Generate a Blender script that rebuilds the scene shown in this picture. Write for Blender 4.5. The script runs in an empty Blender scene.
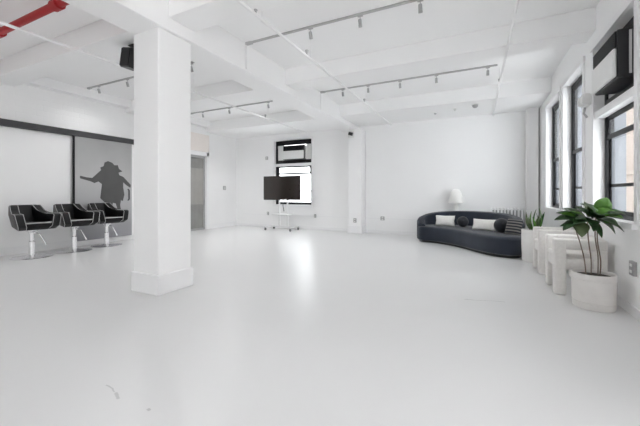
import bpy, bmesh, math, random
from mathutils import Vector, Matrix
random.seed(7)
S = bpy.context.scene
COL = S.collection
PI = math.pi

# ------------------------------------------------------------------ materials
def mat(name, color, rough=0.5, metal=0.0, noise=0.0, nscale=8.0, bump=0.0, bscale=60.0, spec=0.5, sheen=0.0, coat=0.0):
    m = bpy.data.materials.new(name); m.use_nodes = True
    nt = m.node_tree; b = nt.nodes['Principled BSDF']
    b.inputs['Base Color'].default_value = (*color, 1)
    b.inputs['Roughness'].default_value = rough
    b.inputs['Metallic'].default_value = metal
    b.inputs['Specular IOR Level'].default_value = spec
    b.inputs['Sheen Weight'].default_value = sheen
    b.inputs['Coat Weight'].default_value = coat
    tc = nt.nodes.new('ShaderNodeTexCoord')
    n = nt.nodes.new('ShaderNodeTexNoise'); n.inputs['Scale'].default_value = nscale; n.inputs['Detail'].default_value = 4
    nt.links.new(tc.outputs['Object'], n.inputs['Vector'])
    r = nt.nodes.new('ShaderNodeValToRGB')
    r.color_ramp.elements[0].position = .3; r.color_ramp.elements[1].position = .7
    r.color_ramp.elements[0].color = (*[c*(1-noise) for c in color], 1)
    r.color_ramp.elements[1].color = (*[min(1, c*(1+noise*.5)) for c in color], 1)
    nt.links.new(n.outputs['Fac'], r.inputs['Fac']); nt.links.new(r.outputs['Color'], b.inputs['Base Color'])
    if bump:
        n2 = nt.nodes.new('ShaderNodeTexNoise'); n2.inputs['Scale'].default_value = bscale; n2.inputs['Detail'].default_value = 3
        nt.links.new(tc.outputs['Object'], n2.inputs['Vector'])
        bp = nt.nodes.new('ShaderNodeBump'); bp.inputs['Strength'].default_value = bump; bp.inputs['Distance'].default_value = .01
        nt.links.new(n2.outputs['Fac'], bp.inputs['Height']); nt.links.new(bp.outputs['Normal'], b.inputs['Normal'])
    return m

M = {}
M['wall'] = mat('white_wall_paint', (.92, .92, .92), .45, noise=.01, nscale=1.2, bump=.08, bscale=25)
M['ceil'] = mat('white_ceiling_paint', (.94, .94, .94), .6, noise=.01, nscale=1.0, bump=.05, bscale=15)
M['trim'] = mat('white_gloss_trim', (.88, .88, .885), .3, noise=.01)
M['pipew'] = mat('white_painted_pipe', (.88, .88, .88), .75, noise=.02, spec=.2)
M['trackw'] = mat('grey_white_track', (.50, .50, .50), .5, noise=.05)
M['head'] = mat('spotlight_grey', (.45, .45, .45), .45, noise=.05)
M['red'] = mat('red_pipe_paint', (.37, .002, .006), .5, noise=.12, nscale=6)
M['black'] = mat('black_paint', (.018, .018, .02), .35, noise=.1)
M['frame'] = mat('dark_window_metal', (.010, .010, .012), .4, noise=.15, nscale=5, spec=.25)
M['rail'] = mat('dark_grey_rail', (.055, .055, .058), .4, noise=.1)
M['chrome'] = mat('polished_chrome', (.90, .90, .91), .25, metal=1, noise=.02)
M['leather'] = mat('black_leather', (.007, .007, .008), .42, noise=.2, nscale=30, bump=.1, bscale=200, spec=.3)
M['piping'] = mat('pale_piping', (.45, .45, .45), .5)
M['screen'] = mat('black_screen_glass', (.022, .016, .013), .12, noise=.1, spec=.6)
M['bezel'] = mat('black_bezel', (.012, .012, .012), .4)
M['metalw'] = mat('white_cart_metal', (.78, .78, .78), .3, noise=.02)
M['caster'] = mat('caster_grey', (.12, .12, .12), .5)
M['navy'] = mat('navy_fabric', (.012, .019, .034), .8, noise=.2, nscale=4, bump=.25, bscale=220, sheen=.25)
M['darkb'] = mat('black_fabric', (.006, .008, .013), .75, noise=.2, nscale=10, bump=.2, bscale=150, sheen=.2)
M['cream'] = mat('cream_fabric', (.80, .79, .76), .85, noise=.05, nscale=20, bump=.3, bscale=180)
M['boucle'] = mat('white_boucle', (.80, .775, .75), .9, noise=.06, nscale=30, bump=.5, bscale=140)
M['pot'] = mat('stone_white_pot', (.76, .735, .71), .7, noise=.05, nscale=7, bump=.15, bscale=40)
M['planter'] = mat('matte_white_planter', (.80, .79, .77), .6, noise=.04, nscale=5)
M['soil'] = mat('potting_soil', (.05, .038, .028), .95, noise=.5, nscale=40, bump=.8, bscale=60)
M['leafd'] = mat('dark_green_leaf', (.020, .066, .016), .4, noise=.35, nscale=12)
M['leafb'] = mat('fresh_green_leaf', (.07, .20, .018), .42, noise=.25, nscale=9)
M['leafp'] = mat('pale_green_leaf', (.10, .14, .06), .45, noise=.3, nscale=12)
M['stem'] = mat('brown_stem', (.22, .17, .13), .7, noise=.3, nscale=20)
M['shade'] = mat('white_lamp_shade', (.90, .89, .87), .7, noise=.02)
M['plastic'] = mat('white_plastic', (.8, .8, .79), .35, noise=.02)
M['greyp'] = mat('grey_plate', (.35, .35, .35), .4, noise=.1)
M['acgrey'] = mat('light_grey_vent', (.42, .42, .42), .5, noise=.08)
M['peach'] = mat('peach_facade', (.125, .100, .083), .9, noise=.06, nscale=.6)
M['bluegrey'] = mat('blue_grey_facade', (.066, .071, .080), .9, noise=.2, nscale=.4)
M['stone'] = mat('blue_grey_stone', (.15, .157, .172), .9, noise=.12, nscale=3)
M['facwin'] = mat('facade_window_glass', (.30, .34, .40), .2, noise=.2)
M['sil'] = mat('print_dark_grey', (.085, .085, .085), .5, noise=.08, nscale=4)

def striped(name, c1, c2, scale, rough=.8, direction='X'):
    m = mat(name, c1, rough, bump=.15, bscale=150); nt = m.node_tree; b = nt.nodes['Principled BSDF']
    tc = nt.nodes.new('ShaderNodeTexCoord'); w = nt.nodes.new('ShaderNodeTexWave')
    w.wave_type = 'BANDS'; w.bands_direction = direction; w.inputs['Scale'].default_value = scale; w.inputs['Distortion'].default_value = .6
    nt.links.new(tc.outputs['Object'], w.inputs['Vector'])
    r = nt.nodes.new('ShaderNodeValToRGB'); r.color_ramp.elements[0].position = .45; r.color_ramp.elements[1].position = .8
    r.color_ramp.elements[0].color = (*c1, 1); r.color_ramp.elements[1].color = (*c2, 1)
    nt.links.new(w.outputs['Fac'], r.inputs['Fac']); nt.links.new(r.outputs['Color'], b.inputs['Base Color'])
    return m
M['plaid'] = striped('dark_striped_fabric', (.02, .022, .03), (.22, .21, .20), 5.5, direction='Z')

def glass_mat():
    m = bpy.data.materials.new('window_glass'); m.use_nodes = True; nt = m.node_tree
    nt.nodes.clear()
    o = nt.nodes.new('ShaderNodeOutputMaterial'); t = nt.nodes.new('ShaderNodeBsdfTransparent'); t.inputs['Color'].default_value = (.93, .95, .96, 1)
    g = nt.nodes.new('ShaderNodeBsdfGlossy'); g.inputs['Roughness'].default_value = .03
    lw = nt.nodes.new('ShaderNodeLayerWeight'); lw.inputs['Blend'].default_value = .5
    pw = nt.nodes.new('ShaderNodeMath'); pw.operation = 'POWER'; pw.inputs[1].default_value = 5
    fr = nt.nodes.new('ShaderNodeMath'); fr.operation = 'MULTIPLY_ADD'; fr.inputs[1].default_value = .5; fr.inputs[2].default_value = .03
    nt.links.new(lw.outputs['Facing'], pw.inputs[0]); nt.links.new(pw.outputs[0], fr.inputs[0])
    mx = nt.nodes.new('ShaderNodeMixShader')
    nt.links.new(fr.outputs[0], mx.inputs[0]); nt.links.new(t.outputs[0], mx.inputs[1]); nt.links.new(g.outputs[0], mx.inputs[2])
    nt.links.new(mx.outputs[0], o.inputs[0])
    return m
M['glass'] = glass_mat()

def brick_mat():
    m = mat('whitewashed_brick', (.91, .91, .91), .55, noise=.02, nscale=1.5); nt = m.node_tree; b = nt.nodes['Principled BSDF']
    tc = nt.nodes.new('ShaderNodeTexCoord'); mp = nt.nodes.new('ShaderNodeMapping')
    mp.inputs['Rotation'].default_value = (PI/2, 0, PI/2)
    sep = nt.nodes.new('ShaderNodeSeparateXYZ'); cmb = nt.nodes.new('ShaderNodeCombineXYZ')
    nt.links.new(tc.outputs['Object'], sep.inputs[0])
    nt.links.new(sep.outputs['Y'], cmb.inputs['X']); nt.links.new(sep.outputs['Z'], cmb.inputs['Y'])
    br = nt.nodes.new('ShaderNodeTexBrick'); br.inputs['Scale'].default_value = 2.2; br.inputs['Mortar Size'].default_value = .012
    br.inputs['Mortar Smooth'].default_value = .6
    br.inputs['Color1'].default_value = (1, 1, 1, 1); br.inputs['Color2'].default_value = (.8, .8, .8, 1); br.inputs['Mortar'].default_value = (0, 0, 0, 1)
    nt.links.new(cmb.outputs[0], br.inputs['Vector'])
    bp = nt.nodes.new('ShaderNodeBump'); bp.inputs['Strength'].default_value = .35; bp.inputs['Distance'].default_value = .012
    nt.links.new(br.outputs['Color'], bp.inputs['Height']); nt.links.new(bp.outputs['Normal'], b.inputs['Normal'])
    nt.nodes.remove(mp)
    return m
M['brick'] = brick_mat()

def floor_mat():
    m = bpy.data.materials.new('glossy_white_floor_paint'); m.use_nodes = True; nt = m.node_tree; b = nt.nodes['Principled BSDF']
    L = nt.links.new
    tc = nt.nodes.new('ShaderNodeTexCoord')
    n = nt.nodes.new('ShaderNodeTexNoise'); n.inputs['Scale'].default_value = .55; n.inputs['Detail'].default_value = 5
    L(tc.outputs['Object'], n.inputs['Vector'])
    r = nt.nodes.new('ShaderNodeValToRGB'); r.color_ramp.elements[0].position = .3; r.color_ramp.elements[1].position = .7
    r.color_ramp.elements[0].color = (.725, .725, .725, 1); r.color_ramp.elements[1].color = (.75, .75, .75, 1)
    L(n.outputs['Fac'], r.inputs['Fac'])
    # hairline scratches and chips in the paint: distance to short segments in plan
    def segmask(a, c, w):
        def math_(op, *v):
            k = nt.nodes.new('ShaderNodeMath'); k.operation = op
            for i, x in enumerate(v):
                if isinstance(x, (int, float)): k.inputs[i].default_value = x
                else: L(x, k.inputs[i])
            return k.outputs[0]
        sx, sy = sep.outputs['X'], sep.outputs['Y']
        dx, dy = c[0]-a[0], c[1]-a[1]; ln = math.hypot(dx, dy); dx /= ln; dy /= ln
        px = math_('SUBTRACT', sx, a[0]); py = math_('SUBTRACT', sy, a[1])
        wob = math_('MULTIPLY', math_('SUBTRACT', n2.outputs['Fac'], .5), .05)
        t = math_('ADD', math_('MULTIPLY', px, dx), math_('MULTIPLY', py, dy))
        d = math_('ABSOLUTE', math_('ADD', math_('SUBTRACT', math_('MULTIPLY', px, dy), math_('MULTIPLY', py, dx)), wob))
        inside = math_('MULTIPLY', math_('GREATER_THAN', t, 0), math_('LESS_THAN', t, ln))
        return math_('MULTIPLY', inside, math_('LESS_THAN', d, w))
    sep = nt.nodes.new('ShaderNodeSeparateXYZ'); L(tc.outputs['Object'], sep.inputs[0])
    n2 = nt.nodes.new('ShaderNodeTexNoise'); n2.inputs['Scale'].default_value = 14; L(tc.outputs['Object'], n2.inputs['Vector'])
    ms = [segmask(a, c, w) for a, c, w in SCR]
    acc = ms[0]
    for k in ms[1:]:
        q = nt.nodes.new('ShaderNodeMath'); q.operation = 'MAXIMUM'; L(acc, q.inputs[0]); L(k, q.inputs[1]); acc = q.outputs[0]
    mx = nt.nodes.new('ShaderNodeMix'); mx.data_type = 'RGBA'
    L(acc, mx.inputs['Factor']); L(r.outputs['Color'], mx.inputs[6]); mx.inputs[7].default_value = (.56, .56, .56, 1)
    L(mx.outputs[2], b.inputs['Base Color'])
    r2 = nt.nodes.new('ShaderNodeMapRange'); r2.inputs['To Min'].default_value = .25; r2.inputs['To Max'].default_value = .36
    L(n.outputs['Fac'], r2.inputs['Value']); L(r2.outputs[0], b.inputs['Roughness'])
    bp = nt.nodes.new('ShaderNodeBump'); bp.inputs['Strength'].default_value = .05; bp.inputs['Distance'].default_value = .02
    n3 = nt.nodes.new('ShaderNodeTexNoise'); n3.inputs['Scale'].default_value = 5; L(tc.outputs['Object'], n3.inputs['Vector'])
    L(n3.outputs['Fac'], bp.inputs['Height']); L(bp.outputs['Normal'], b.inputs['Normal'])
    return m
SCR = [((-2.09, 1.222), (-1.97, 1.20), .005), ((-1.96, 1.195), (-1.88, 1.175), .006), ((-1.65, 1.185), (-1.625, 1.18), .007),
       ((-.12, 4.0), (.10, 4.05), .008), ((.08, 4.06), (.29, 4.10), .008)]
M['floor'] = floor_mat()

def print_mat():   # the printed sky of the mural, dark above and pale towards the horizon
    m = mat('grey_mural_print', (.3, .3, .3), .45); nt = m.node_tree; b = nt.nodes['Principled BSDF']; L = nt.links.new
    tc = nt.nodes.new('ShaderNodeTexCoord'); sep = nt.nodes.new('ShaderNodeSeparateXYZ'); L(tc.outputs['Object'], sep.inputs[0])
    n = nt.nodes.new('ShaderNodeTexNoise'); n.inputs['Scale'].default_value = 2.2; L(tc.outputs['Object'], n.inputs['Vector'])
    a = nt.nodes.new('ShaderNodeMath'); a.operation = 'MULTIPLY_ADD'; a.inputs[1].default_value = .5; L(n.outputs['Fac'], a.inputs[0]); L(sep.outputs['Z'], a.inputs[2])
    r = nt.nodes.new('ShaderNodeValToRGB'); mr = nt.nodes.new('ShaderNodeMapRange')
    mr.inputs['From Min'].default_value = .2; mr.inputs['From Max'].default_value = 2.8
    L(a.outputs[0], mr.inputs['Value']); L(mr.outputs[0], r.inputs['Fac'])
    e = r.color_ramp.elements; e[0].color = (.30, .30, .32, 1); e[1].color = (.30, .30, .30, 1)
    k = e.new(.35); k.color = (.44, .44, .45, 1); k = e.new(.6); k.color = (.46, .46, .46, 1)
    L(r.outputs['Color'], b.inputs['Base Color'])
    return m
M['mural'] = print_mat()
M['reed'] = mat('reeded_taupe_glass', (.30, .30, .285), .4, noise=.12, nscale=2)
M['reedp'] = mat('reeded_pale_glass', (.40, .39, .37), .4, noise=.1, nscale=2)
M['warmw'] = mat('warm_white_paint', (.86, .81, .77), .5, noise=.02)

# ------------------------------------------------------------------ mesh helpers
def box(bm, x0, x1, y0, y1, z0, z1, bev=0, seg=2, rot=None, org=None):
    vs = [bm.verts.new((x, y, z)) for x in (x0, x1) for y in (y0, y1) for z in (z0, z1)]
    F = [(0, 1, 3, 2), (4, 6, 7, 5), (0, 4, 5, 1), (2, 3, 7, 6), (0, 2, 6, 4), (1, 5, 7, 3)]
    fs = [bm.faces.new([vs[i] for i in f]) for f in F]
    if bev:
        es = list({e for f in fs for e in f.edges})
        r = bmesh.ops.bevel(bm, geom=es, offset=bev, segments=seg, profile=.5, affect='EDGES')
        vs = list({v for f in r['faces'] for v in f.verts} | {v for v in vs if v.is_valid})
    if rot is not None:
        bmesh.ops.transform(bm, matrix=Matrix.Translation(Vector(org)) @ rot @ Matrix.Translation(-Vector(org)), verts=vs)
    return vs

def frame_of(d):
    d = d.normalized(); a = Vector((0, 0, 1)) if abs(d.z) < .9 else Vector((1, 0, 0))
    u = d.cross(a).normalized(); return u, d.cross(u).normalized()

def tube(bm, pts, rad, seg=10, cap=True):
    pts = [Vector(p) for p in pts]; n = len(pts)
    rads = rad if isinstance(rad, (list, tuple)) else [rad]*n
    rings = []; u = None
    for i, p in enumerate(pts):
        d = (pts[min(i+1, n-1)] - pts[max(i-1, 0)]).normalized()
        if u is None: u, v = frame_of(d)
        else:
            u = (u - d*u.dot(d)).normalized(); v = d.cross(u)
        rings.append([bm.verts.new(p + (u*math.cos(2*PI*k/seg) + v*math.sin(2*PI*k/seg))*rads[i]) for k in range(seg)])
    for a, b in zip(rings, rings[1:]):
        for k in range(seg):
            bm.faces.new((a[k], a[(k+1) % seg], b[(k+1) % seg], b[k]))
    if cap:
        bm.faces.new(rings[0][::-1]); bm.faces.new(rings[-1])

def lathe(bm, prof, c=(0, 0, 0), seg=40, sx=1, sy=1):
    rings = []
    for r, z in prof:
        if r < 1e-6: rings.append([bm.verts.new((c[0], c[1], c[2]+z))])
        else: rings.append([bm.verts.new((c[0]+r*sx*math.cos(2*PI*k/seg), c[1]+r*sy*math.sin(2*PI*k/seg), c[2]+z)) for k in range(seg)])
    for a, b in zip(rings, rings[1:]):
        for k in range(seg):
            k2 = (k+1) % seg
            if len(a) == 1 and len(b) == 1: continue
            if len(a) == 1: bm.faces.new((a[0], b[k2], b[k]))
            elif len(b) == 1: bm.faces.new((a[k], a[k2], b[0]))
            else: bm.faces.new((a[k], a[k2], b[k2], b[k]))

def prism(bm, poly, axis, a0, a1, bev=0):
    """extrude a 2D polygon along an axis (0 x, 1 y, 2 z)"""
    def P(p, a):
        q = list(p); q.insert(axis, a); return q
    A = [bm.verts.new(P(p, a0)) for p in poly]; B = [bm.verts.new(P(p, a1)) for p in poly]; n = len(poly)
    fs = [bm.faces.new(A), bm.faces.new(B[::-1])]
    for k in range(n): fs.append(bm.faces.new((A[k], B[k], B[(k+1) % n], A[(k+1) % n])))
    if bev:
        es = list({e for f in fs for e in f.edges})
        bmesh.ops.bevel(bm, geom=es, offset=bev, segments=2, profile=.5, affect='EDGES')

def obj(name, bm, m, parent=None, smooth=False, autosmooth=True):
    bmesh.ops.recalc_face_normals(bm, faces=bm.faces[:])
    me = bpy.data.meshes.new(name); bm.to_mesh(me); bm.free()
    me.materials.append(M[m] if isinstance(m, str) else m)
    for p in me.polygons: p.use_smooth = smooth
    if smooth and autosmooth:
        try: me.set_sharp_from_angle(angle=math.radians(42))
        except Exception: pass
    o = bpy.data.objects.new(name, me); COL.objects.link(o)
    if parent: o.parent = parent
    return o
def B(): return bmesh.new()
def tag(o, label, cat, group=None, kind=None):
    o['label'] = label; o['category'] = cat
    if group: o['group'] = group
    if kind: o['kind'] = kind
    return o
def thing(name, label, cat, loc=(0, 0, 0), rz=0, group=None, kind=None):
    o = bpy.data.objects.new(name, None); COL.objects.link(o); o.empty_display_size = .1
    o.location = loc; o.rotation_euler = (0, 0, rz)
    return tag(o, label, cat, group, kind)
def dup(root, loc, rz=0, label=None):
    def cp(o, par):
        c = o.copy(); COL.objects.link(c); c.parent = par
        for ch in list(o.children): cp(ch, c)
        return c
    r = cp(root, None); r.location = loc; r.rotation_euler = (0, 0, rz)
    if label: r['label'] = label
    return r
def struct(name, bm, m, label, cat, smooth=False):
    return tag(obj(name, bm, m, None, smooth), label, cat, kind='structure')

def catmull(pts, n, closed=False):
    out = []; N = len(pts); P = [Vector(p) for p in pts]
    segs = N if closed else N-1
    for i in range(segs):
        g = (lambda k: P[k % N]) if closed else (lambda k: P[max(0, min(N-1, k))])
        a, b, c, d = g(i-1), g(i), g(i+1), g(i+2)
        for k in range(n):
            t = k/n
            out.append(.5*((2*b) + (c-a)*t + (2*a-5*b+4*c-d)*t*t + (3*b-a-3*c+d)*t**3))
    if not closed: out.append(P[-1])
    return out

# ------------------------------------------------------------------ dimensions of the loft
XL, XR, YB, YR = -8.25, 1.40, 9.60, -4.0
ZC = 3.63; ZB = 3.33; ZG = 3.18
# ---- shell
b = B(); box(b, XL-.4, XR+.3, YR-.3, YB+.3, -.2, 0); struct('floor', b, 'floor', 'glossy off-white painted concrete floor of the loft', 'floor')
b = B(); box(b, XL-.4, XR+.3, YR-.3, YB+.3, ZC, ZC+.2); struct('ceiling', b, 'ceil', 'flat white painted ceiling between the beams', 'ceiling')

def holed(bm, mapf, u0, u1, z0, z1, holes):
    """a wall slab from u0 to u1 with rectangular holes (ua, ub, za, zb), sorted along u"""
    u = u0
    for a, c, za, zb in holes:
        if a > u: mapf(bm, u, a, z0, z1)
        if za > z0: mapf(bm, a, c, z0, za)
        if zb < z1: mapf(bm, a, c, zb, z1)
        u = c
    if u < u1: mapf(bm, u, u1, z0, z1)

WZ0, WZ1 = .90, 3.09
R_OPENINGS = [(-1.7, -.4), (1.6, 2.1), (4.15, 5.36), (5.84, 6.98), (7.28, 8.53)]  # first two are unseen openings added to let daylight in; the rest are windows
b = B(); holed(b, lambda bm, a, c, z0, z1: box(bm, XR, XR+.3, a, c, z0, z1), YR-.3, YB+.3, 0, ZC, [(a, c, WZ0, WZ1) for a, c in R_OPENINGS])
struct('wall_right', b, 'wall', 'white painted right wall pierced by tall windows', 'wall')
BW = (-6.50, -5.0, .82, WZ1)
b = B(); holed(b, lambda bm, a, c, z0, z1: box(bm, a, c, YB, YB+.3, z0, z1), XL-.3, XR, 0, ZC, [BW])
struct('wall_back', b, 'wall', 'white painted back wall behind the sofa and television', 'wall')
DOOR = (6.95, 8.08, 0, 2.48)
b = B(); holed(b, lambda bm, a, c, z0, z1: box(bm, XL-.3, XL, a, c, z0, z1), YR-.3, YB, 0, ZC, [DOOR])
struct('wall_left', b, 'brick', 'whitewashed brick left wall behind the salon chairs', 'wall')
RH = [(-2.4, -1.5, 1.0, 3.1)]  # unseen bare opening, added so daylight enters from behind the camera
b = B(); holed(b, lambda bm, a, c, z0, z1: box(bm, a, c, YR-.3, YR, z0, z1), XL, XR, 0, ZC, RH)
struct('wall_rear', b, 'wall', 'white rear wall with an added daylight opening behind the viewpoint', 'wall')

# ---- beams, girder, columns
GX0, GX1 = -3.82, -3.33
b = B(); box(b, GX0, GX1, YR, YB, ZG, ZC, .012); struct('ceiling_girder', b, 'ceil', 'deep white girder running from the near column to the back wall', 'beam')
first = True
for y0, y1, zb, w in ((-2.75, -2.35, ZB, 'behind the viewpoint'), (-.05, .35, ZB, 'overhead'), (2.66, 3.06, ZB, 'above the near column'), (5.30, 5.70, ZB, 'in the middle of the room'), (8.05, YB, 3.31, 'along the back wall')):
    for x0, x1, s in ((XL, GX0, 'left'), (GX1, XR, 'right')):
        b = B(); box(b, x0, x1, y0, y1, zb, ZC, .012)
        struct('ceiling_beam', b, 'ceil', f'white cross beam {w}, {s} of the girder', 'beam')
b = B(); box(b, XL, XL+.22, YR, 8.05, 3.43, ZC, .01); struct('ceiling_soffit', b, 'ceil', 'narrow white soffit along the top of the left wall', 'soffit')

def column(name, label, x0, x1, y0, y1, zt, bh=.24):
    t = thing(name, label, 'column', ((x0+x1)/2, (y0+y1)/2, 0), kind='structure')
    cx, cy = (x0+x1)/2, (y0+y1)/2
    b = B(); box(b, x0-cx, x1-cx, y0-cy, y1-cy, 0, zt, .012); obj('shaft', b, 'wall', t)
    b = B(); box(b, x0-cx-.022, x1-cx+.022, y0-cy-.022, y1-cy+.022, 0, bh, .012); obj('base', b, 'trim', t)
    return t
column('column', 'square white column standing free in the room, near left', -3.83, -3.37, 2.56, 3.04, ZG)
column('column', 'white pilaster on the back wall under the girder end', -3.52, -3.10, 9.2, YB-.03, ZG)
column('column', 'white corner pilaster where back wall meets window wall', 1.12, XR-.03, 9.32, YB-.03, 3.31, .12)
# baseboards
b = B(); box(b, XL, XL+.02, YR, DOOR[0]-.06, 0, .16, .005); box(b, XL, XL+.02, DOOR[1]+.06, YB, 0, .16, .005); struct('baseboard_left', b, 'trim', 'white baseboard along the left wall', 'baseboard')
b = B(); box(b, XL+.02, XR-.02, YB-.02, YB, 0, .10, .005); struct('baseboard_back', b, 'trim', 'low white baseboard along the back wall', 'baseboard')
b = B(); box(b, XR-.02, XR, YR, YB-.02, 0, .10, .005); struct('baseboard_right', b, 'trim', 'low white baseboard along the window wall', 'baseboard')

# ---- door with reeded glass in the left wall
d = thing('door_1', 'tall door of reeded taupe glass in the left wall', 'door', (XL, (DOOR[0]+DOOR[1])/2, 0), kind='structure')
hw = (DOOR[1]-DOOR[0])/2
def reeds(z0, z1):
    b = B(); n = 18; y = -hw+.05; w = (2*hw-.1)/n
    for i in range(n): tube(b, [(-.10, y+w*(i+.5), z0), (-.10, y+w*(i+.5), z1)], w*.56, 8)
    return b
b = B(); box(b, -.16, -.141, -hw, hw, 0, 2.48); obj('backing_panel', b, 'reed', d)
obj('lower_reeded_panel', reeds(.06, .85), 'reed', d, True)
obj('upper_reeded_panel', reeds(.86, 2.05), 'reedp', d, True)
obj('top_reeded_panel', reeds(2.06, 2.40), 'reed', d, True)
b = B(); box(b, -.14, -.04, -hw, -hw+.05, 0, 2.48); box(b, -.14, -.04, hw-.05, hw, 0, 2.48); box(b, -.14, -.04, -hw+.05, hw-.05, 2.40, 2.48); box(b, -.14, -.04, -hw+.05, hw-.05, 0, .06)
obj('door_frame', b, 'acgrey', d)
b = B(); box(b, 0, .03, -hw-.12, -hw, 0, 2.6, .005); box(b, 0, .03, hw, hw+.12, 0, 2.6, .005); box(b, 0, .03, -hw-.12, hw+.12, 2.48, 2.6, .004)
obj('casing', b, 'trim', d)
b = B(); box(b, 0, .025, -hw-.12, hw+.12, 2.62, 3.2, .005); struct('trim_1', b, 'warmw', 'warm white panel above the reeded glass door', 'panel').location = (XL, (DOOR[0]+DOOR[1])/2, 0)

# ------------------------------------------------------------------ windows
def win(idx, label, bxf, u0, u1, z0, z1, ac):
    """bxf(bm, u0,u1, v0,v1, z0,z1): v is the depth from the inner face of the wall outward"""
    t = thing(f'window_{idx}', label, 'window', (0, 0, 0), kind='structure')
    def part(name, m, boxes, par=t, bev=.004):
        b = B()
        for q in boxes: bxf(b, *q, bev)
        return obj(name, b, m, par)
    j = .07
    part('frame', 'frame', [(u0, u0+j, .10, .155, z0, z1), (u1-j, u1, .10, .155, z0, z1), (u0+j, u1-j, .10, .155, z1-.07, z1), (u0+j, u1-j, .10, .155, z0, z0+.05)])
    for q in ((u0, u0+.02), (u1-.02, u1)): part('outer_reveal', 'stone', [(*q, .156, .31, z0, z1)])
    part('outer_sill', 'stone', [(u0+.02, u1-.02, .156, .33, z0, z0+.03)])
    part('outer_lintel', 'stone', [(u0+.02, u1-.02, .156, .31, z1-.02, z1)])
    part('sill', 'trim', [(u0-.05, u1+.05, -.05, .10, z0-.05, z0+.012)])
    part('casing', 'trim', [(u0-.07, u0, -.018, 0, z0, z1+.0), (u1, u1+.07, -.018, 0, z0, z1), (u0-.09, u1+.09, -.03, 0, z1, z1+.08)])
    zt = 2.18 if ac else z1-.07
    zm = 1.92; a, c = u0+j, u1-j
    us = part('upper_sash', 'frame', [(a, a+.05, .108, .165, zm, zt), (c-.05, c, .108, .165, zm, zt), (a, c, .105, .13, zm-.03, zm+.03), (a, c, .108, .128, zt-.05, zt)])
    ls = part('lower_sash', 'frame', [(a, a+.03, .133, .15, z0+.05, zm), (c-.03, c, .133, .15, z0+.05, zm), (a, c, .133, .15, z0+.05, z0+.10), (a, c, .133, .15, 1.285, 1.325)])
    part('pane', 'glass', [(a+.05, c-.05, .116, .120, zm+.03, zt-.05)], us, 0)
    part('pane', 'glass', [(a+.03, c-.03, .140, .144, z0+.10, 1.285), (a+.03, c-.03, .140, .144, 1.325, zm)], ls, 0)
    if ac:
        part('transom', 'trim', [(u0, u1, .0, .10, 2.18, 2.27)])
        part('transom_bar', 'frame', [(a, c, .10, .155, 2.18, 2.40)])
        part('head_bar', 'frame', [(a, c, .10, .155, 2.93, z1-.07)])
    return t
def rbx(bm, u0, u1, v0, v1, z0, z1, bev=0): box(bm, XR+v0, XR+v1, u0, u1, z0, z1, bev)
def bbx(bm, u0, u1, v0, v1, z0, z1, bev=0): box(bm, u0, u1, YB+v0, YB+v1, z0, z1, bev)
win(1, 'near dark framed window on the right with an air conditioner', rbx, *R_OPENINGS[2], WZ0, WZ1, True)
win(2, 'dark framed sash window, middle one on the right wall', rbx, *R_OPENINGS[3], WZ0, WZ1, False)
win(3, 'dark framed sash window on the right wall nearest the sofa', rbx, *R_OPENINGS[4], WZ0, WZ1, False)
win(4, 'dark framed window in the back wall behind the television', bbx, BW[0], BW[1], BW[2], BW[3], True)

def ac_unit(label, loc, rz, w, z0=2.40, h=.50, side=True):
    """local: front faces -Y, width along X"""
    t = thing('air_conditioner', label, 'air conditioner', loc, rz, 'window air conditioners')
    b = B(); box(b, -w/2, w/2, 0, .46, 0, h, .012); obj('casing', b, 'black', t)
    b = B(); box(b, -w/2+.01, w/2-.01, -.035, 0, .015, h*.62, .015, 3); obj('front_cover', b, 'plastic', t)
    b = B(); box(b, -w/2+.01, w/2-.01, -.02, 0, h*.64, h-.015, .006)
    for k in range(6): box(b, -w/2+.03, w/2-.03, -.028, -.018, h*.67+k*.024, h*.67+k*.024+.008)
    obj('grille', b, 'frame', t)
    for s in (-1, 1):
        b = B()
        for k in range(4): box(b, s*(w/2+.004)-.006, s*(w/2+.004)+.006, .09+k*.035, .11+k*.035, .03, h-.03)
        obj('side_vent', b, 'acgrey', t)
    return t
ac_unit('air conditioner with white front in the near right window', (1.31, 4.66, 2.402), -PI/2, .70)
ac_unit('small air conditioner in the back window above the television', (-5.72, YB+.02, 2.402), 0, .84)
for nm, lab, fn in (('window_infill', 'white side panels beside the air conditioner in the back window', 0), ):
    b = B(); box(b, -6.43, -6.17, YB+.13, YB+.15, 2.402, 2.93); tag(obj(nm, b, 'plastic'), 'white filler panel left of the air conditioner in the back window', 'panel', kind='structure')
    b = B(); box(b, -5.27, -5.07, YB+.13, YB+.15, 2.402, 2.93); tag(obj(nm, b, 'plastic'), 'white filler panel right of the air conditioner in the back window', 'panel', kind='structure')
b = B()
for k in range(7): box(b, XR+.12, XR+.14+.008*(k % 2), 5.02+k*.038, 5.02+(k+1)*.038, 2.402, 2.93)
tag(obj('window_infill', b, 'acgrey'), 'pleated grey filler panel beside the near right air conditioner', 'panel', kind='structure')

# ------------------------------------------------------------------ buildings across the street
def building(label, x0, x1, y0, y1, z0, z1, m, wx=True):
    t = thing('building', label, 'building', ((x0+x1)/2, (y0+y1)/2, z0), kind='structure')
    cx, cy = (x0+x1)/2, (y0+y1)/2
    b = B(); box(b, x0-cx, x1-cx, y0-cy, y1-cy, 0, z1-z0); obj('wall', b, m, t)
    n = 0
    for k in range(int((z1-z0)/3.2)):
        b = B(); box(b, x0-cx-.08, x1-cx, y0-cy-.08, y1-cy, k*3.2+.3, k*3.2+.45); obj('string_course', b, m, t)
    return t
building('peach rendered building seen through the near right window', 5.0, 9, 6.5, 16.0, -8, 14, 'peach')
building('blue grey building far beyond the right hand windows', 3.6, 12, 19.5, 24, -8, 9, 'bluegrey')

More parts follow.
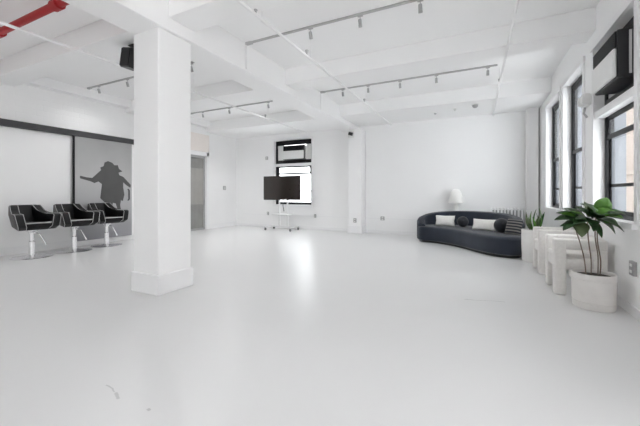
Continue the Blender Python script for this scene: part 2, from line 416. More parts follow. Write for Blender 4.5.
# ------------------------------------------------------------------ sprinkler pipes, tracks, spotlights
def ceiling_pipe(name, label, pts, r, m, couplings=(), group=None):
    t = thing(name, label, 'pipe', pts[0], 0, group)
    o = Vector(pts[0]); P = [Vector(p)-o for p in pts]
    b = B(); tube(b, P, r, 12); obj('pipe', b, m, t, True)
    d = (P[-1]-P[0]).normalized()
    for c in couplings:
        c = Vector(c)-o; b = B(); tube(b, [c-d*.07, c-d*.06, c+d*.06, c+d*.07], [r*1.1, r*1.45, r*1.45, r*1.1], 12); obj('coupling', b, m, t, True)
    return t
ceiling_pipe('fire_pipe', 'thick red fire sprinkler main under the ceiling at upper left', [(XL+.22, 2.05, 3.45), (GX0, 2.05, 3.45)], .045, 'red', [(-5.98, 2.05, 3.45), (-4.48, 2.05, 3.45)])
ZP = 3.275
def hung_pipe(label, x, y0, y1, heads, side_labels):
    t = ceiling_pipe('sprinkler_pipe', label, [(x, y0, ZP), (x, y1, ZP)], .019, 'pipew', [(x, (y0+y1)/2+.4, ZP)], 'white sprinkler pipes')
    for yy in heads:
        b = B(); tube(b, [(0, yy-y0, 0), (0, yy-y0, .045)], .012, 8); lathe(b, [(0, .045), (.02, .045), (.026, .07), (.03, .09), (0, .09)], (0, yy-y0, 0), 10); obj('sprinkler_head', b, 'head', t, True)
        b = B(); tube(b, [(0, yy-y0+.12, 0), (0, yy-y0+.12, ZC-ZP)], .005, 6); obj('hanger', b, 'pipew', t)
    return t
# pipes pass through the beams as they would through sleeves; cut into the clear bays
hung_pipe('thin white sprinkler pipe just right of the girder', -2.29, YR, YB-.02, (3.0, 4.25, 7.0), None)
hung_pipe('thin white sprinkler pipe over the sofa side of the room', .40, YR, YB-.02, (3.9, 6.9), None)
hung_pipe('thin white sprinkler pipe over the salon chairs', -5.17, YR, YB-.02, (4.6, 7.2), None)

def track(label, x0, x1, y):
    t = thing('light_track', label, 'light track', ((x0+x1)/2, y, ZC), 0, 'ceiling light tracks')
    w = (x1-x0)/2
    b = B(); box(b, -w, w, -.014, .014, -.03, -.001, .003); obj('rail', b, 'trackw', t)
    b = B(); box(b, -w-.02, -w+.1, -.024, .024, -.04, -.001, .004); obj('feed_box', b, 'trackw', t)
    return t
track('light track across the near right ceiling bay', GX1+.03, -.40, 4.10)
track('light track across the far right ceiling bay', GX1+.03, .36, 6.84)
track('light track above the salon chairs', -7.95, -4.35, 4.25)
track('light track in the far left ceiling bay', -7.7, -4.75, 6.93)
# a spotlight: adapter, stem, can
sp = thing('track_spotlight', 'x', 'spotlight', (0, 0, 0), 0, 'spotlights on the ceiling tracks')
b = B(); box(b, -.035, .035, -.014, .014, -.048, -.033, .003); obj('adapter', b, 'head', sp)
b = B(); tube(b, [(0, 0, -.048), (0, 0, -.10)], .006, 8); obj('stem', b, 'head', sp, True)
b = B(); lathe(b, [(0, .05), (.018, .05), (.024, .04), (.026, -.05), (.022, -.05), (.018, -.02), (0, -.02)], (0, 0, 0), 16)
bmesh.ops.transform(b, matrix=Matrix.Translation((0, -.0, -.135)) @ Matrix.Rotation(math.radians(18), 4, 'X'), verts=b.verts[:]); obj('lamp_can', b, 'head', sp, True)
ordn = ['first', 'second', 'third', 'fourth', 'fifth']
spots = []
for where, y, xs in (('near right track', 4.10, (-2.15, -1.40, -.62)), ('far right track', 6.84, (-2.75, -2.15, -1.45, -.72, .2)),
                     ('track above the salon chairs', 4.25, (-7.55, -6.55, -4.7)), ('far left track', 6.93, (-7.2, -6.2, -4.88))):
    for i, x in enumerate(xs): spots.append((x, y, f'{ordn[i]} small spotlight from the left on the {where}'))
for i, (x, y, lab) in enumerate(spots):
    if i == 0: sp.location = (x, y, ZC); sp['label'] = lab
    else: dup(sp, (x, y, ZC), 0, lab)
# the lamps of the tracks are on: one wide spot in every can
def lamp(parent, watts):
    k = bpy.data.lights.new('spotlight_lamp', 'SPOT'); k.energy = watts; k.spot_size = math.radians(160); k.spot_blend = 1; k.shadow_soft_size = .05
    k.color = (1, 1, 1)
    o = bpy.data.objects.new('spotlight_lamp', k); COL.objects.link(o); o.parent = parent; o.location = (0, .02, -.20)
POW = {4.10: 1.2, 6.84: 1.0, 4.25: 5.8, 6.93: 8.0}
for o in [o for o in COL.objects if o.get('category') == 'spotlight']: lamp(o, POW[round(o.location.y, 2)]*({-7.55: .4, -7.2: .5, -6.2: 1.7, -4.88: .25, -2.15: .3, -6.55: 1.0}.get(round(o.location.x, 2), 1.25)))
# feed conduits on the girder
for y, lab in ((4.10, 'thin white conduit dropping down the girder from the near track'), (6.84, 'thin white conduit dropping down the girder from the far track')):
    b = B(); tube(b, [(GX1+.014, y, ZC-.02), (GX1+.014, y, ZG+.03)], .012, 8); tag(obj('surface_mounted_conduit', b, 'pipew', None, True), lab, 'conduit')
b = B(); tube(b, [(-4.33, 4.25, ZC-.02), (-4.33, 5.28, ZC-.02)], .016, 8); tag(obj('surface_mounted_conduit', b, 'trackw', None, True), 'grey conduit on the ceiling from track end beside the near column', 'conduit')

# dome cameras / small ceiling fittings on the back soffit
def small_dome(x, y, z, r, m, label, cat, name):
    t = thing(name, label, cat, (x, y, z))
    b = B(); lathe(b, [(0, 0), (r*1.25, 0), (r*1.25, -.02), (0, -.02)], (0, 0, 0), 16); obj('mounting_plate', b, 'plastic', t, True)
    b = B(); lathe(b, [(r, -.02), (r*.95, -.02-r*.5), (r*.6, -.02-r*.95), (0, -.02-r*1.1)], (0, 0, 0), 16); obj('dome', b, m, t, True)
small_dome(-.02, 8.35, 3.31, .065, 'greyp', 'dark dome fitting on the back soffit, right of centre', 'ceiling fitting', 'ceiling_dome')
small_dome(-.95, 8.75, 3.31, .03, 'head', 'small grey detector on the back soffit above the lamp', 'detector', 'ceiling_detector')
small_dome(-.47, 8.6, 3.31, .03, 'plastic', 'small white detector on the back soffit beside the dark dome', 'detector', 'ceiling_detector')
t = thing('security_camera', 'small black security camera at the girder end on the pilaster', 'camera', (-3.42, 9.2, 3.02))
b = B(); box(b, -.11, .09, -.016, 0, -.1, .1, .006); obj('back_plate', b, 'plastic', t)
b = B(); tube(b, [(0, -.016, 0), (-.02, -.06, 0)], .02, 8); tube(b, [(-.05, -.10, .02), (.07, -.08, -.015)], .05, 14); obj('camera_body', b, 'black', t, True)

# speaker
t = thing('wall_speaker', 'black loudspeaker hung from the beam left of the near column', 'speaker', (-4.42, 2.95, ZB))
R = Matrix.Rotation(math.radians(12), 4, 'Y')
b = B(); box(b, -.10, .12, -.10, .10, -.335, -.06, .012, rot=R, org=(0, 0, -.06)); obj('cabinet', b, 'black', t)
b = B(); box(b, -.09, .105, -.112, -.10, -.32, -.075, .004, rot=R, org=(0, 0, -.06)); obj('grille', b, 'frame', t)
b = B(); box(b, -.02, .02, -.02, .02, -.075, -.001); box(b, -.06, .06, -.04, .04, -.012, -.001); obj('bracket', b, 'black', t)

# ------------------------------------------------------------------ outlets, raceway, switches
b = B(); box(b, GX0+.33-4.4, -3.54, YB-.028, YB-.001, .445, .47); tag(obj('raceway', b, 'trim'), 'thin white cable raceway along the back wall below the window', 'raceway')

b = B(); box(b, -3.08, .25, YB-.028, YB-.001, .445, .47); tag(obj('raceway', b, 'trim'), 'thin white cable raceway along the back wall left of the sofa', 'raceway')
def outlet(label, c, n, m='greyp', w=.075, h=.115, cat='outlet', name='wall_outlet'):
    """n: 'x+' faces +X, 'x-' faces -X, 'y-' faces -Y"""
    rz = {'y-': 0, 'x+': PI/2, 'x-': -PI/2}[n]
    t = thing(name, label, cat, c, rz)
    b = B(); box(b, -w/2, w/2, -.03, 0, -h/2, h/2, .004); obj('box', b, m, t)
    for s in (-1, 1):
        b = B(); box(b, -w*.25, w*.25, -.034, -.03, s*h*.22-.014, s*h*.22+.014, .002); obj('socket', b, 'plastic', t)
outlet('grey wall outlet on the raceway left of the television cart', (-6.75, YB-.029, .5), 'y-')
outlet('grey wall outlet on the raceway between window and pilaster', (-4.84, YB-.029, .47), 'y-')
outlet('grey wall outlet on the front of the back pilaster', (-3.3, 9.199, .40), 'y-', w=.09, h=.13)
outlet('grey wall outlet on the back wall left of the sofa', (-2.55, YB-.029, .46), 'y-', w=.12)
outlet('grey wall outlet low under the near right window', (XR-.001, 4.17, .47), 'x-', w=.10, h=.14)
outlet('small white thermostat beside the reeded glass door', (XL+.001, 8.95, 1.42), 'x+', 'acgrey', .12, .14, 'thermostat', 'thermostat')
outlet('round grey bell box beside the back window', (-6.82, YB-.001, 2.50), 'y-', 'acgrey', .10, .12, 'wall box', 'bell_box')

# emergency light between the right windows
t = thing('emergency_light', 'white twin head emergency light on the wall between right windows', 'light', (XR, 5.56, 2.46))
b = B(); box(b, -.05, 0, -.11, .11, -.06, .08, .015, 3); obj('housing', b, 'plastic', t)
for s in (-1, 1):
    b = B(); lathe(b, [(0, 0), (.055, .005), (.075, .04), (.07, .085), (.04, .10), (0, .10)], (0, 0, 0), 18)
    bmesh.ops.transform(b, matrix=Matrix.Translation((-.11, s*.08, .03)) @ Matrix.Rotation(math.radians(-20*s), 4, 'X') @ Matrix.Rotation(PI/2, 4, 'Y'), verts=b.verts[:]); obj('lamp_head', b, 'plastic', t, True)
b = B(); tube(b, [(-.04, .05, -.06), (-.05, .06, -.14), (-.02, .04, -.2)], .014, 8); obj('test_switch', b, 'acgrey', t, True)

# ------------------------------------------------------------------ sliding mural door and its rail
PX = XL+.07
t = thing('sliding_door', 'sliding panel printed with a grey figure, behind the chairs', 'door', (PX, 4.04, .12))
W, H = 1.37, 2.396
b = B(); box(b, -.02, .02, .035, W, 0, H, .003); obj('panel', b, 'mural', t)
b = B(); box(b, -.03, .03, .010, .035, 0, H, .004); obj('edge_strip', b, 'frame', t)
# generic broad-hatted silhouette, printed on the panel (u = metres along panel, v = metres up)
sil = [(.14, 1.50), (.28, 1.47), (.40, 1.46), (.47, 1.53), (.54, 1.60), (.60, 1.66), (.58, 1.72), (.66, 1.76), (.68, 1.85), (.76, 1.89), (.86, 1.86), (.92, 1.80), (1.0, 1.81),
       (1.03, 1.72), (1.12, 1.66), (1.02, 1.62), (1.04, 1.56), (1.14, 1.52), (1.24, 1.42), (1.34, 1.32), (1.33, 1.24), (1.22, 1.31), (1.14, 1.38), (1.14, 1.25), (1.17, 1.06), (1.13, .90),
       (1.08, .92), (1.06, .80), (1.09, .62), (1.04, .50), (.98, .52), (1.0, .68), (.95, .84), (.88, .86), (.84, .66), (.87, .52), (.79, .50), (.74, .66), (.78, .86), (.68, .88), (.58, .98), (.60, 1.16), (.62, 1.32),
       (.54, 1.38), (.45, 1.34), (.36, 1.38), (.14, 1.44)]
b = B(); prism(b, sil, 0, .0203, .0225)
obj('figure_print', b, 'sil', t)
b = B(); tube(b, [(.02, 1.27, .92), (.06, 1.27, .94), (.06, 1.27, 1.18), (.02, 1.27, 1.20)], .016, 8); obj('handle', b, 'black', t, True)
t = thing('door_rail', 'long dark grey sliding door rail high on left wall', 'rail', (PX, 2.82, 2.52))
b = B(); box(b, -.069, .035, 0, 2.66, 0, .125, .004); obj('track', b, 'rail', t)
b = B(); box(b, -.05, .045, -.02, 0, -.005, .13, .004); obj('end_cap', b, 'rail', t)
b = B(); box(b, -.05, .045, 2.66, 2.68, -.005, .13, .004); obj('end_cap', b, 'rail', t)
b = B(); box(b, XL+.001, XL+.03, 1.6, 4.02, .16, 2.50, .004); struct('trim_2', b, 'wall', 'smooth white wall panel under the sliding door rail', 'panel')

# ------------------------------------------------------------------ salon chairs (front towards local +X)
def salon_chair():
    t = thing('salon_chair', 'x', 'salon chair', (0, 0, 0), 0, 'salon chairs along the left wall')
    b = B(); lathe(b, [(0, 0), (.31, 0), (.315, .006), (.30, .014), (.10, .024), (.06, .04), (0, .04)], (0, 0, 0), 48); obj('base_plate', b, 'chrome', t, True)
    b = B(); lathe(b, [(0, .03), (.05, .03), (.048, .30), (.036, .31), (.036, .44), (.055, .45), (.055, .47), (.09, .50), (.09, .53), (0, .53)], (0, 0, 0), 24); obj('pump_column', b, 'chrome', t, True)
    b = B(); tube(b, [(.02, .05, .46), (.06, .10, .43), (.09, .16, .28), (.10, .18, .22)], [.012, .012, .012, .018], 8); obj('pump_lever', b, 'chrome', t, True)
    # shell: a flared tub, narrower at the back than at the front
    def flare(bm):
        for v in bm.verts: v.co.y -= math.copysign(1, v.co.y)*((.32-v.co.x)*.20 + max(0, .80-v.co.z)*.20) if abs(v.co.y) > .05 else 0
    b = B(); prism(b, [(-.30, .53), (.24, .53), (.29, .58), (.29, .66), (-.24, .66), (-.33, .60)], 1, -.235, .235, .012); flare(b); obj('seat', b, 'leather', t, True)
    b = B(); tube(b, [(.294, -.22, .662), (.294, .22, .662)], .013, 6); obj('seat_piping', b, 'piping', t, True)
    b = B(); prism(b, [(-.26, .58), (-.20, .64), (-.30, .985), (-.36, .99), (-.40, .97), (-.36, .60)], 1, -.33, .33, .018); flare(b); obj('backrest', b, 'leather', t, True)
    for s in (-1, 1):
        y0, y1 = (.225, .355) if s > 0 else (-.355, -.225)
        poly = [(-.36, .56), (.22, .53), (.32, .60), (.30, .80), (.27, .825), (-.04, .825), (-.16, .89), (-.28, .985), (-.38, .975), (-.40, .80)]
        b = B(); prism(b, poly, 1, y0, y1, .018); flare(b); a = obj('arm', b, 'leather', t, True)
        b = B()
        for yy in (y0+.006, y1-.006):
            pl = [(.23, yy, .535), (.324, yy, .60), (.304, yy, .80), (.27, yy, .828), (-.04, yy, .828), (-.16, yy, .893), (-.28, yy, .988)]
            tube(b, pl, .0055, 6)
        flare(b); obj('arm_piping', b, 'piping', a, True)
    return t
sc0 = salon_chair()
sc0.location = (-7.60, 3.07, 0); sc0.rotation_euler.z = math.radians(-2); sc0['label'] = 'black leather salon chair on chrome pedestal, leftmost of the three'
dup(sc0, (-7.63, 3.80, 0), math.radians(-2), 'black leather salon chair on chrome pedestal, middle one of the three')
dup(sc0, (-7.74, 4.52, 0), math.radians(-2), 'black leather salon chair on chrome pedestal, in front of printed panel')

# ------------------------------------------------------------------ television and cart
TX, TY = -5.815, 9.0
t = thing('television', 'large black flat screen television before the back window', 'television', (TX, TY, 1.0))
b = B(); box(b, -.715, .715, -.012, .035, 0, .80, .006); obj('casing', b, 'bezel', t)
b = B(); box(b, -.70, .70, -.014, -.011, .014, .79); obj('screen', b, 'screen', t)
b = B(); box(b, -.25, .25, .035, .07, .2, .6, .006); obj('rear_housing', b, 'bezel', t)
t = thing('television_cart', 'white wheeled cart carrying the television', 'cart', (TX, TY, 0))
b = B()
for x in (-.16, .16): box(b, x-.022, x+.022, .10, .14, .12, 1.55, .006)
obj('post', b, 'metalw', t)
b = B(); box(b, -.30, .30, .071, .10, 1.2, 1.55, .004); obj('mount_plate', b, 'metalw', t)
b = B(); tube(b, [(.02, .06, 1.0), (.02, .065, .8), (.05, .08, .62)], .012, 8); obj('power_cord', b, 'bezel', t, True)
b = B(); box(b, -.32, .32, -.10, .26, .50, .53, .006); obj('shelf', b, 'metalw', t)
for x in (-.48, .48):
    b = B(); box(b, x-.03, x+.03, -.26, .30, .08, .13, .008); obj('foot', b, 'metalw', t)
b = B(); box(b, -.48, .48, .09, .15, .085, .125, .006); obj('cross_bar', b, 'metalw', t)
for x in (-.48, .48):
    for y in (-.23, .27):
        b = B(); tube(b, [(x-.015, y, .04), (x+.015, y, .04)], .04, 14); tube(b, [(x, y, .06), (x, y, .085)], .012, 8); obj('caster', b, 'caster', t, True)

# ------------------------------------------------------------------ sofa
t = thing('curved_sofa', 'dark navy curved sofa near the back right corner', 'sofa', (0, 8.2, 0))
O = Vector((0, 8.2))
front = [(-1.26, 8.26), (-.95, 8.20), (-.60, 7.98), (-.30, 7.66), (-.05, 7.32), (.20, 7.03), (.46, 6.88), (.72, 6.95), (.86, 7.25)]
back = [(.90, 7.80), (.82, 8.30), (.55, 8.78), (.05, 9.12), (-.50, 9.24), (-1.00, 9.16), (-1.30, 8.90), (-1.38, 8.58)]
loop = catmull([Vector(p)-O for p in front+back], 8, True)
def offset(lp, d):
    n = len(lp); out = []
    for i in range(n):
        tg = (lp[(i+1) % n]-lp[i-1]).normalized(); out.append(lp[i] + Vector((-tg.y, tg.x))*d)   # loop is CCW: left normal points inward
    return out
def loft_loop(layers, cap=True):
    b = B(); rings = [[b.verts.new((p.x, p.y, z)) for p in offset(loop, d)] for d, z in layers]
    for a, c in zip(rings, rings[1:]):
        n = len(a)
        for k in range(n): b.faces.new((a[k], a[(k+1) % n], c[(k+1) % n], c[k]))
    if cap:
        for r in (rings[0][::-1], rings[-1]):
            f = b.faces.new(r); bmesh.ops.triangulate(b, faces=[f])
    return b
obj('plinth', loft_loop([(.06, .0), (.06, .07)]), 'black', t)
obj('seat', loft_loop([(.03, .05), (.005, .07), (0, .11), (0, .325), (.012, .36), (.035, .383), (.08, .396)]), 'navy', t, True)
# backrest swept along the rear of the seat
bp = [(-1.19, 8.36), (-1.29, 8.60), (-1.21, 8.86), (-.95, 9.06), (-.50, 9.13), (.02, 9.02), (.47, 8.70), (.72, 8.26), (.79, 7.80), (.78, 7.52)]
ht = [.44, .57, .655, .72, .755, .765, .755, .735, .70, .60]
path = catmull([(p[0]-O.x, p[1]-O.y, h) for p, h in zip(bp, ht)], 6)
b = B(); rings = []
N = len(path)
for i, p in enumerate(path):
    d = path[min(i+1, N-1)]-path[max(i-1, 0)]; d = Vector((d.x, d.y)).normalized(); nrm = Vector((-d.y, d.x))
    e = min(1, min(i, N-1-i)/4+.45); hw_ = .095*e; z1 = p.z; z0 = .12; rr = .07*e
    sec = [(-hw_, z0), (-hw_, z1-rr), (-hw_+rr*.3, z1-rr*.3), (-hw_+rr, z1), (hw_-rr, z1), (hw_-rr*.3, z1-rr*.3), (hw_, z1-rr), (hw_, z0)]
    rings.append([b.verts.new((p.x+nrm.x*q, p.y+nrm.y*q, z)) for q, z in sec])
for a, c in zip(rings, rings[1:]):
    n = len(a)
    for k in range(n): b.faces.new((a[k], a[(k+1) % n], c[(k+1) % n], c[k]))
b.faces.new(rings[0][::-1]); b.faces.new(rings[-1])
obj('backrest', b, 'navy', t, True)

def cushion_mesh(w, h, th, nu=20):
    b = B(); g = {}
    for s in (-1, 1):
        for i in range(nu+1):
            for j in range(nu+1):
                u, v = -1+2*i/nu, -1+2*j/nu
                edge = i in (0, nu) or j in (0, nu)
                if s > 0 and edge: g[s, i, j] = g[-1, i, j]; continue
                f = ((1-abs(u)**2.6)*(1-abs(v)**2.6))**.5
                pinch = 1-.07*(1-abs(u*v))*(max(abs(u), abs(v))**4)
                g[s, i, j] = b.verts.new((u*w/2*pinch, s*th/2*f, v*h/2*pinch))
    for s in (-1, 1):
        for i in range(nu):
            for j in range(nu):
                b.faces.new([g[s, i, j], g[s, i+1, j], g[s, i+1, j+1], g[s, i, j+1]][::s])
    return b
def cushion(label, x, y, z, w, h, th, m, rz, tilt, name='cushion'):
    o = obj(name, cushion_mesh(w, h, th), m, None, True, False)
    o.location = (x, y, z); o.rotation_euler = (math.radians(tilt), 0, math.radians(rz))
    bpy.context.view_layer.update(); o.location.z += .3985-min((o.matrix_world @ v.co).z for v in o.data.vertices)
    tag(o, label, 'cushion', 'sofa cushions'); return o
def ball(label, x, y, z, r, m):
    t = thing('ball_cushion', label, 'cushion', (x, y, z), 0, 'sofa cushions')
    b = B(); n = 14; lathe(b, [(r*math.sin(PI*k/n)*(1.0), -r*.92*math.cos(PI*k/n)) for k in range(n+1)], (0, 0, 0), 28)
    bmesh.ops.transform(b, matrix=Matrix.Rotation(math.radians(70), 4, 'X'), verts=b.verts[:]); obj('cover', b, m, t, True, False)
    b = B(); lathe(b, [(0, .012), (.016, .01), (.022, 0), (0, -.01)], (0, 0, 0), 12)
    bmesh.ops.transform(b, matrix=Matrix.Translation((.1*r, -r*.97, r*.28)) @ Matrix.Rotation(math.radians(70), 4, 'X'), verts=b.verts[:]); obj('button', b, m, t, True)
cushion('white rectangular cushion at the left end of the navy sofa', -.70, 8.62, .55, .46, .27, .14, 'cream', -4, -16)
ball('dark ball cushion between the two white cushions on the sofa', -.29, 8.52, .398+.13, .13, 'darkb')
cushion('white rectangular cushion in the middle of the navy sofa', .16, 7.97, .55, .50, .26, .14, 'cream', -22, -22)
ball('black ball cushion right of the middle white cushion on the sofa', .48, 7.64, .398+.15, .15, 'darkb')
cushion('dark striped cushion at the right end of the navy sofa', .67, 7.36, .575, .33, .32, .12, 'plaid', -42, -20)

# ------------------------------------------------------------------ lamp and radiator behind the sofa
t = thing('floor_lamp', 'white lamp with domed shade standing behind the sofa', 'lamp', (-.49, 9.44, 0))
b = B(); lathe(b, [(0, 0), (.12, 0), (.12, .02), (.05, .03), (0, .03)], (0, 0, 0), 32); obj('foot', b, 'shade', t, True)
b = B(); lathe(b, [(0, .03), (.05, .03), (.055, .95), (.03, .965), (.012, .98), (.012, 1.15), (0, 1.15)], (0, 0, 0), 24); obj('stem', b, 'shade', t, True)
b = B(); lathe(b, [(.20, .955), (.195, 1.0), (.17, 1.12), (.13, 1.24), (.085, 1.315), (.07, 1.33), (0, 1.335), (0, 1.325), (.068, 1.32), (.125, 1.235), (.19, 1.0), (.195, .955), (.20, .955)], (0, 0, 0), 40)
b2 = obj('lamp_shade', b, 'shade', t, True)
b2.location = (0, 0, 0)
for v in b2.data.vertices: v.co.x *= .97; v.co.y *= .97

t = thing('radiator', 'white column radiator on the back wall behind sofa', 'radiator', (.34, 9.46, 0))
n = 10; dx = .75/n
for k in range(n):
    b = B(); box(b, k*dx+.004, k*dx+.040, -.08, .06, .10, .84, .013, 3); obj('section', b, 'trim', t, True)
b = B(); box(b, .03, .735, .015, .03, .12, .82); obj('gap_shade_panel', b, 'acgrey', t)  # grey sheet added behind the sections so the gaps look shaded
b = B(); tube(b, [(.0, 0, .14), (.75, 0, .14)], .014, 8); tube(b, [(0, 0, .80), (.75, 0, .80)], .014, 8); obj('connecting_pipe', b, 'trim', t, True)
for x in (.02, .71):
    b = B(); box(b, x-.015, x+.015, -.06, .06, 0, .11); obj('foot', b, 'trim', t)

# ------------------------------------------------------------------ blocky armchairs facing the room (-X)
def armchair():
    t = thing('armchair', 'x', 'armchair', (0, 0, 0), 0, 'white armchairs under the windows')
    D, Wd, Z = .50, .57, .667
    for y0, lab in ((0, 'near'), (Wd-.12, 'far')):
        # arm: one thick loop of front post, top rail and rear post
        b = B(); box(b, 0, .12, y0, y0+.12, 0, Z, .02, 3); obj('front_leg', b, 'boucle', t, True)
        b = B(); box(b, .10, D, y0, y0+.12, .545, Z, .02, 3); obj('armrest', b, 'boucle', t, True)
        b = B(); box(b, D-.12, D, y0, y0+.12, 0, .56, .02, 3); obj('rear_leg', b, 'boucle', t, True)
    b = B(); box(b, .015, D-.03, .02, Wd-.02, .31, .44, .02, 3); obj('seat_base', b, 'boucle', t, True)
    b = B(); box(b, .005, D-.10, .10, Wd-.10, .42, .485, .028, 4); obj('seat_cushion', b, 'boucle', t, True)
    b = B(); box(b, D-.13, D-.01, .10, Wd-.10, .40, Z, .03, 4); obj('backrest', b, 'boucle', t, True)
    return t
a0 = armchair(); a0.location = (.84, 4.66, 0); a0['label'] = 'blocky white armchair right behind the big potted plant'
dup(a0, (.84, 5.72, 0), 0, 'blocky white armchair beside the snake plant planter')

# ------------------------------------------------------------------ plants
def leaf_mesh(b, base, tip, width, up, droop=.0, fold=.15, n=10, round_=1.0):
    base, tip, up = Vector(base), Vector(tip), Vector(up)
    ax = tip-base; L = ax.length; d = ax.normalized(); side = d.cross(up).normalized(); nn = side.cross(d).normalized()
    rows = []
    for i in range(n+1):
        s = i/n; w = width/2*math.sin(PI*min(1, s**(.75*round_)))**.8 if 0 < i < n else 0
        c = base + d*(L*s) + nn*(math.sin(PI*s)*L*.10 - droop*L*s*s)
        if w == 0: rows.append([b.verts.new(c)])
        else: rows.append([b.verts.new(c-side*w+nn*w*fold), b.verts.new(c-side*w*.5+nn*w*fold*.3), b.verts.new(c), b.verts.new(c+side*w*.5+nn*w*fold*.3), b.verts.new(c+side*w+nn*w*fold)])
    for a, c in zip(rows, rows[1:]):
        if len(a) == 1:
            for k in range(4): b.faces.new((a[0], c[k+1], c[k]))
        elif len(c) == 1:
            for k in range(4): b.faces.new((a[k], a[k+1], c[0]))
        else:
            for k in range(4): b.faces.new((a[k], a[k+1], c[k+1], c[k]))
def leaf(name, m, parent, thick=.0025, **kw):
    b = B(); leaf_mesh(b, **kw); o = obj(name, b, m, parent, True, False)
    s = o.modifiers.new('thickness', 'SOLIDIFY'); s.thickness = thick; s.offset = 0
    return o

# snake plant in tall white planter
PC = (.94, 6.79)
t = thing('planter', 'tall white cylindrical planter between sofa and armchair', 'planter', (*PC, 0))
b = B(); lathe(b, [(0, 0), (.18, 0), (.195, .02), (.205, .30), (.205, .56), (.20, .57), (.185, .57), (.182, .54), (0, .54)], (0, 0, 0), 48); obj('pot', b, 'planter', t, True)
b = B(); lathe(b, [(.181, .541), (.10, .55), (0, .553)], (0, 0, 0), 32); obj('soil', b, 'soil', t)
t = thing('snake_plant', 'snake plant with upright pointed leaves in tall white planter', 'plant', (*PC, .5545))
for k in range(13):
    a = k*2.4; r0 = .02+.006*k; h = random.uniform(.22, .40); lean = random.uniform(.03, .10)
    base = Vector((math.cos(a)*r0, math.sin(a)*r0, 0)); tip = base + Vector((math.cos(a)*lean, math.sin(a)*lean, h))
    leaf('leaf', 'leafp' if k % 3 == 0 else 'leafb' if k % 3 == 1 else 'leafd', t, .004, base=base, tip=tip, width=.05, up=(math.cos(a+1.2), math.sin(a+1.2), .2), fold=.25, n=8)

# big potted plant near the right wall
PC = (1.12, 4.325)
t = thing('plant_pot', 'wide stone-white plant pot beneath the near right window', 'pot', (*PC, 0))
b = B(); lathe(b, [(0, 0), (.172, 0), (.18, .012), (.183, .07), (.178, .074), (.178, .08), (.184, .084), (.187, .30), (.183, .304), (.183, .312), (.188, .316), (.188, .36), (.183, .367), (.172, .367), (.168, .35), (.168, .33), (0, .33)], (0, 0, 0), 56); obj('body', b, 'pot', t, True)
b = B(); lathe(b, [(.169, .331), (.09, .342), (0, .345)], (0, 0, 0), 32); obj('soil', b, 'soil', t)

t = thing('potted_plant', 'broad leaved green plant on thin stems in the wide pot', 'plant', (*PC, .33))
CY, SY = math.cos(math.radians(26)), math.sin(math.radians(26))
def W_(r, dep, z):  # plan offset: r to the right, dep away, seen from the room's centre; z above the floor
    return Vector((r*CY - dep*SY, r*SY + dep*CY, z-.33))
stems = {'a': [W_(-.08, .0, .3468), W_(-.10, .0, .52), W_(-.14, .01, .70), W_(-.17, .02, .82), W_(-.16, .03, .93)],
         'b': [W_(.00, .03, .3468), W_(.0, .03, .5), W_(-.03, .03, .72), W_(-.04, .03, .93)],
         'c': [W_(.03, -.02, .3468), W_(.03, -.02, .55), W_(.0, -.02, .75), W_(.01, -.02, .97)],
         'd': [W_(.07, .0, .3468), W_(.075, 0, .5), W_(.04, 0, .72), W_(.05, 0, .90), W_(.08, .02, 1.0)]}
for k, p in stems.items():
    b = B(); tube(b, catmull(p, 5), .006 if k != 'd' else .0065, 8); obj('stem', b, 'stem', t, True)
up = (0, 0, 1)
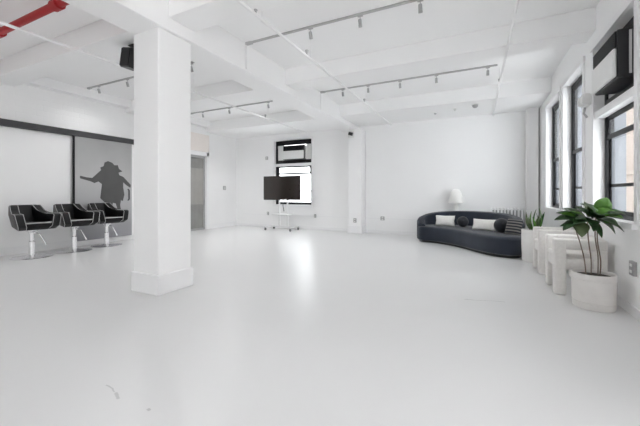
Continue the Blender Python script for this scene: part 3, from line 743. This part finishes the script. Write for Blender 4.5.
LV = [  # base(r,dep,z), tip(r,dep,z), width, material, up
    ((.08, .02, 1.00), (.17, .03, 1.165), .15, 'leafb', (-.5, -.85, .3)),
    ((-.16, .03, .93), (-.36, -.05, 1.05), .12, 'leafd', (0, -.5, 1)),
    ((-.14, .03, .93), (-.40, .02, .93), .11, 'leafd', (0, -.6, 1)),
    ((-.16, .02, .90), (-.40, -.10, .83), .10, 'leafd', (0, -.4, 1)),
    ((-.16, .0, .91), (-.22, -.12, .76), .15, 'leafp', (-.3, -.9, .4)),
    ((-.05, .03, .92), (-.22, .14, 1.05), .12, 'leafd', (0, -.5, 1)),
    ((-.04, .03, .93), (.01, -.10, .75), .11, 'leafd', (.2, -.9, .3)),
    ((-.04, .03, .94), (-.26, -.10, .95), .14, 'leafd', (0, -.5, 1)),
    ((.01, -.02, .96), (-.13, -.05, 1.11), .09, 'leafd', (-.3, -.5, .8)),
    ((.01, -.02, .97), (.15, -.08, 1.03), .15, 'leafb', (0, -.6, 1)),
    ((.01, -.02, .95), (.15, -.10, .79), .14, 'leafd', (.2, -.6, .8)),
    ((.06, .0, .94), (.20, -.14, .82), .08, 'leafd', (0, -.4, 1)),
    ((.06, .0, .98), (.17, -.16, .96), .16, 'leafb', (0, -.7, 1)),
    ((.08, .0, 1.00), (.20, -.15, 1.0), .12, 'leafd', (0, -.5, 1)),
    ((.06, .0, .99), (-.05, .12, 1.10), .12, 'leafd', (0, -.5, 1)),
    ((-.10, .03, .93), (-.32, .10, 1.0), .12, 'leafd', (0, -.6, 1)),
    ((-.02, .0, .93), (-.16, -.16, .88), .13, 'leafd', (0, -.7, 1)),
    ((.02, -.02, .94), (.06, -.22, .88), .14, 'leafd', (0, -.7, 1)),
    ((-.05, .02, .93), (-.36, -.02, 1.0), .08, 'leafb', (0, -.9, .6)),
    ((-.04, .02, .93), (-.34, .02, .86), .08, 'leafd', (0, -.9, .6)),
    ((.0, .0, .94), (-.20, .0, 1.07), .07, 'leafd', (0, -.9, .6)),
    ((.02, .0, .94), (.20, -.08, .88), .08, 'leafb', (0, -.9, .6)),
    ((-.02, .0, .92), (-.10, -.12, .82), .09, 'leafd', (0, -.9, .6)),
    ((.04, .0, .96), (-.04, .0, 1.08), .07, 'leafb', (0, -.9, .6)),
    ((.0, .0, .95), (-.12, -.20, 1.0), .13, 'leafd', (0, -.8, 1)),
    ((-.12, .02, .93), (-.30, -.12, .90), .12, 'leafd', (0, -.8, 1)),
    ((.03, .0, .96), (.10, -.20, 1.0), .12, 'leafd', (0, -.8, 1)),
    ((-.02, .03, .95), (-.08, .02, 1.12), .10, 'leafp', (0, -.9, .4)),
]
for i, (a, c, w, m, u) in enumerate(LV):
    uw = Vector((u[0]*CY - u[1]*SY, u[0]*SY + u[1]*CY, u[2]))
    leaf('leaf', m, t, .002, base=W_(*a), tip=W_(*c), width=w, up=uw, droop=.04, fold=.18)

# ------------------------------------------------------------------ camera, daylight, exposure
cam = bpy.data.cameras.new('camera'); co = bpy.data.objects.new('camera', cam); COL.objects.link(co)
co.location = (0, 0, 1.2); co.rotation_euler = (PI/2, 0, math.radians(26))
cam.sensor_width = 36; cam.lens = 18; cam.shift_y = -19/640; cam.clip_start = .05
S.camera = co
w = bpy.data.worlds.new('overcast_sky'); S.world = w; w.use_nodes = True
bg = w.node_tree.nodes['Background']; bg.inputs[0].default_value = (.985, .983, .99, 1); bg.inputs[1].default_value = 1.0
S.view_settings.view_transform = 'Standard'; S.view_settings.look = 'None'; S.view_settings.gamma = 1
S.view_settings.use_curve_mapping = False
S.view_settings.exposure = 3.02
S.cycles.max_bounces = 16; S.cycles.diffuse_bounces = 10; S.cycles.transparent_max_bounces = 16
S.cycles.use_denoising = True
